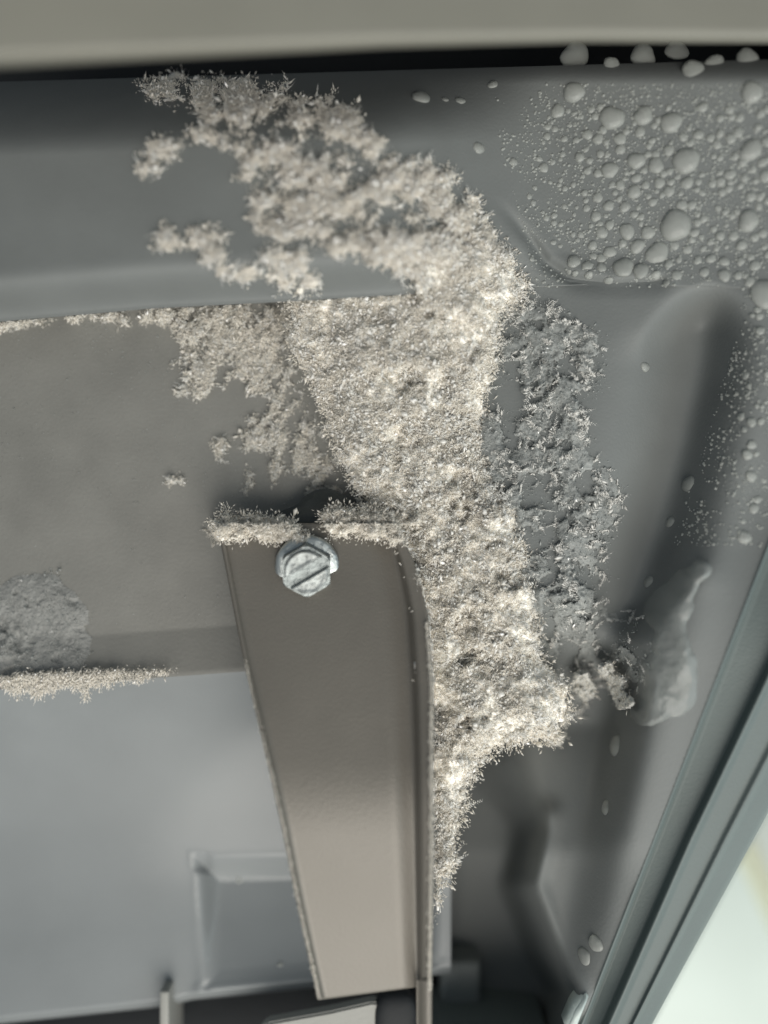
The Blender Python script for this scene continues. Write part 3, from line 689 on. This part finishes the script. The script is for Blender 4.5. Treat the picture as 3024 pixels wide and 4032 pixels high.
SHORT = {(1260, 975): 'the largest drop', (825, 240): 'the leftmost drop under the gap', (1120, 245): 'the wide drop under the gap', (1335, 305): 'the round drop below the gap row', (1305, 695): 'the large round drop above the largest', (1180, 1095): 'the flat footed drop', (1585, 650): 'the oval drop near the right edge', (1575, 955): 'the pale drop level with the largest', (160, 420): 'the lone drop above the frost', (410, 640): 'the single drop beside the frost', (1650, 1270): 'the drop cut by the right edge'}
rel_ = {}
for x, y, r in DR:
    if (x, y) in big: continue
    bx, by = min(SHORT, key=lambda b: (b[0]-x)**2+(b[1]-y)**2)
    a = math.degrees(math.atan2(by-y, x-bx)) % 360
    dr = ['right', 'upper right', 'top', 'upper left', 'left', 'lower left', 'bottom', 'lower right'][int((a+22.5)//45) % 8]
    rel_.setdefault((bx, by, dr), []).append((math.hypot(x-bx, y-by), x, y))
mid = {}
for (bx, by, dr), l in rel_.items():
    for n_, (_, x, y) in enumerate(sorted(l)):
        where = {'top': 'above', 'bottom': 'below'}.get(dr, 'to the '+dr+' of')
        mid[(x, y)] = ['nearest', 'second', 'third', 'fourth', 'fifth', 'sixth', 'seventh', 'eighth'][n_]+' mid drop '+where+' '+SHORT[(bx, by)]
placed = []
for x, y, r in DR:
    u, v = 1512+x*.911, y*.911
    drop(u, v, r*.911, big.get((x, y)) or mid[(x, y)]); placed.append((u, v, r))
for i, (u, v, r, lb) in enumerate([(2710, 1905, 34, 'upper of two pale ice beads in the dark channel'), (2640, 2055, 24, 'lower pale ice bead in the dark channel'), (2930, 2115, 26, 'bright ice bead on the wall near the right edge by the rim'), (2540, 1445, 20, 'tiny glassy ice bead on the wall left of the channel'),
                       (2425, 2935, 46, 'soft round ice blob just below the ice lump'), (2385, 3180, 28, 'small blurred ice bead below the ice lump beside the dark recess'), (2300, 3765, 30, 'left one of two pale ice beads low on the wall'), (2345, 3715, 30, 'right one of two pale ice beads low on the wall'), (2555, 2290, 26, 'faint ice bead at the lower end of the channel')]):
    drop(u, v, r, lb, 'ice beads on the side wall')
n = 0; tries = 0
while n < 235 and tries < 6000:
    tries += 1
    u = random.uniform(2050, 3060); v = random.uniform(420, 1260) if random.random() < .75 else random.uniform(1260, 2100)
    if v < 1240 and u < 2050+.9*abs(700-v)*.5: continue
    if v > 1120 and u < 2960-.0*(v): 
        if not (v > 1240 and u > 2960-(v-1240)*.12 and u > 2860): continue
    if u > LA(v)-20: continue
    r = random.uniform(7, 17)*(.8+.4*(u > 2300))
    if any((u-a)**2+(v-b)**2 < (r+c)**2*.85 for a, b, c in placed): continue
    placed.append((u, v, r)); drop(u, v, r, 'small frozen drop among many alike in the droplet field of the corner wall'); n += 1
for u, v, r, lb in [(942, 3466, 13, 'tiny pale ice bead near the top of the lower panel pocket'), (1103, 3800, 12, 'tiny pale ice bead near the bottom of the lower panel pocket')]:
    o = drop(u, v, r, lb, 'ice beads on the lower panel'); o.location = P(u, v, float(f_low(np.array([float(u)]), np.array([float(v)]))[0])); o.rotation_quaternion = (1, 0, 0, 0)
rs = np.random.default_rng(5); n_ = 5200; su = rs.uniform(-60, 1250, n_); sv = 1240+rs.random(n_)**1.5*1250; kp = (fbm(su, sv, 150, 4, 14) > -.15+.9*rs.random(n_)-.5) & (sv < E2(su)-20) & (sv > LOW(su)+5); su, sv = su[kp], sv[kp]
Ns = np.tile(np.array([[0, 0, 1.]]), (len(su), 1)); o = crystals('frost_specks', to3(su, sv, f_back(su, sv)-1), Ns, S*(2.5+7*rs.random(len(su))**3)[:, None], M['dim'], 15, spread=1.6)
tag(o, 'scattered specks of frost over the bare part of the back panel', 'frost specks', None, 'stuff')
# finest beads, beyond counting
pts = []
r = np.random.default_rng(99)
N = 13000
uu = r.uniform(1750, 3100, N); vv = r.uniform(330, 2150, N)
ok = ((vv < 1130) & (uu > 1800+.28*vv)) | ((vv >= 1130) & (uu > 2905-.30*(vv-1300)*(vv > 1300)) & (uu < LA(vv)-10))
fade = np.where(vv < 1130, np.minimum((uu-1800-.28*vv)/420, 1), 1.)
ok &= (fbm(uu, vv, 130, 4, 91)+.9*fade+.5*r.random(N)-.9*(vv > 1130)*r.random(N)**.5 > .45)
uu, vv = uu[ok], vv[ok]; rr = 2.0+5.5*r.random(len(uu))**2.2
C3 = to3(uu, vv, surf(uu, vv)); rr = (rr*S)[:, None]
ang = np.arange(6)*math.pi/3
ring = np.stack([np.cos(ang), np.sin(ang), 0*ang], 1)
V1 = C3[:, None]+ring[None]*rr[:, None]*1.0-np.array([0, 0, .3])*rr[:, None]; V2 = C3[:, None]+ring[None]*rr[:, None]*.62+np.array([0, 0, .42])*rr[:, None]; V3 = C3[:, None]+np.array([[0, 0, .6]])*rr[:, None]
vs = np.concatenate([V1, V2, V3], 1).reshape(-1, 3); k = []
for i in range(6):
    j = (i+1) % 6; k += [[i, j, 6+j], [i, 6+j, 6+i], [6+i, 6+j, 12]]
f = (np.arange(len(uu))[:, None, None]*13+np.array(k)[None]).reshape(-1, 3)
o = link('fine_droplets', mesh_np('fine_droplets', vs, f, 3), M['drop']); tag(o, 'sandy layer of tiny frozen droplets between the larger drops on the corner wall', 'droplets', None, 'stuff')
bpy.context.view_layer.update()
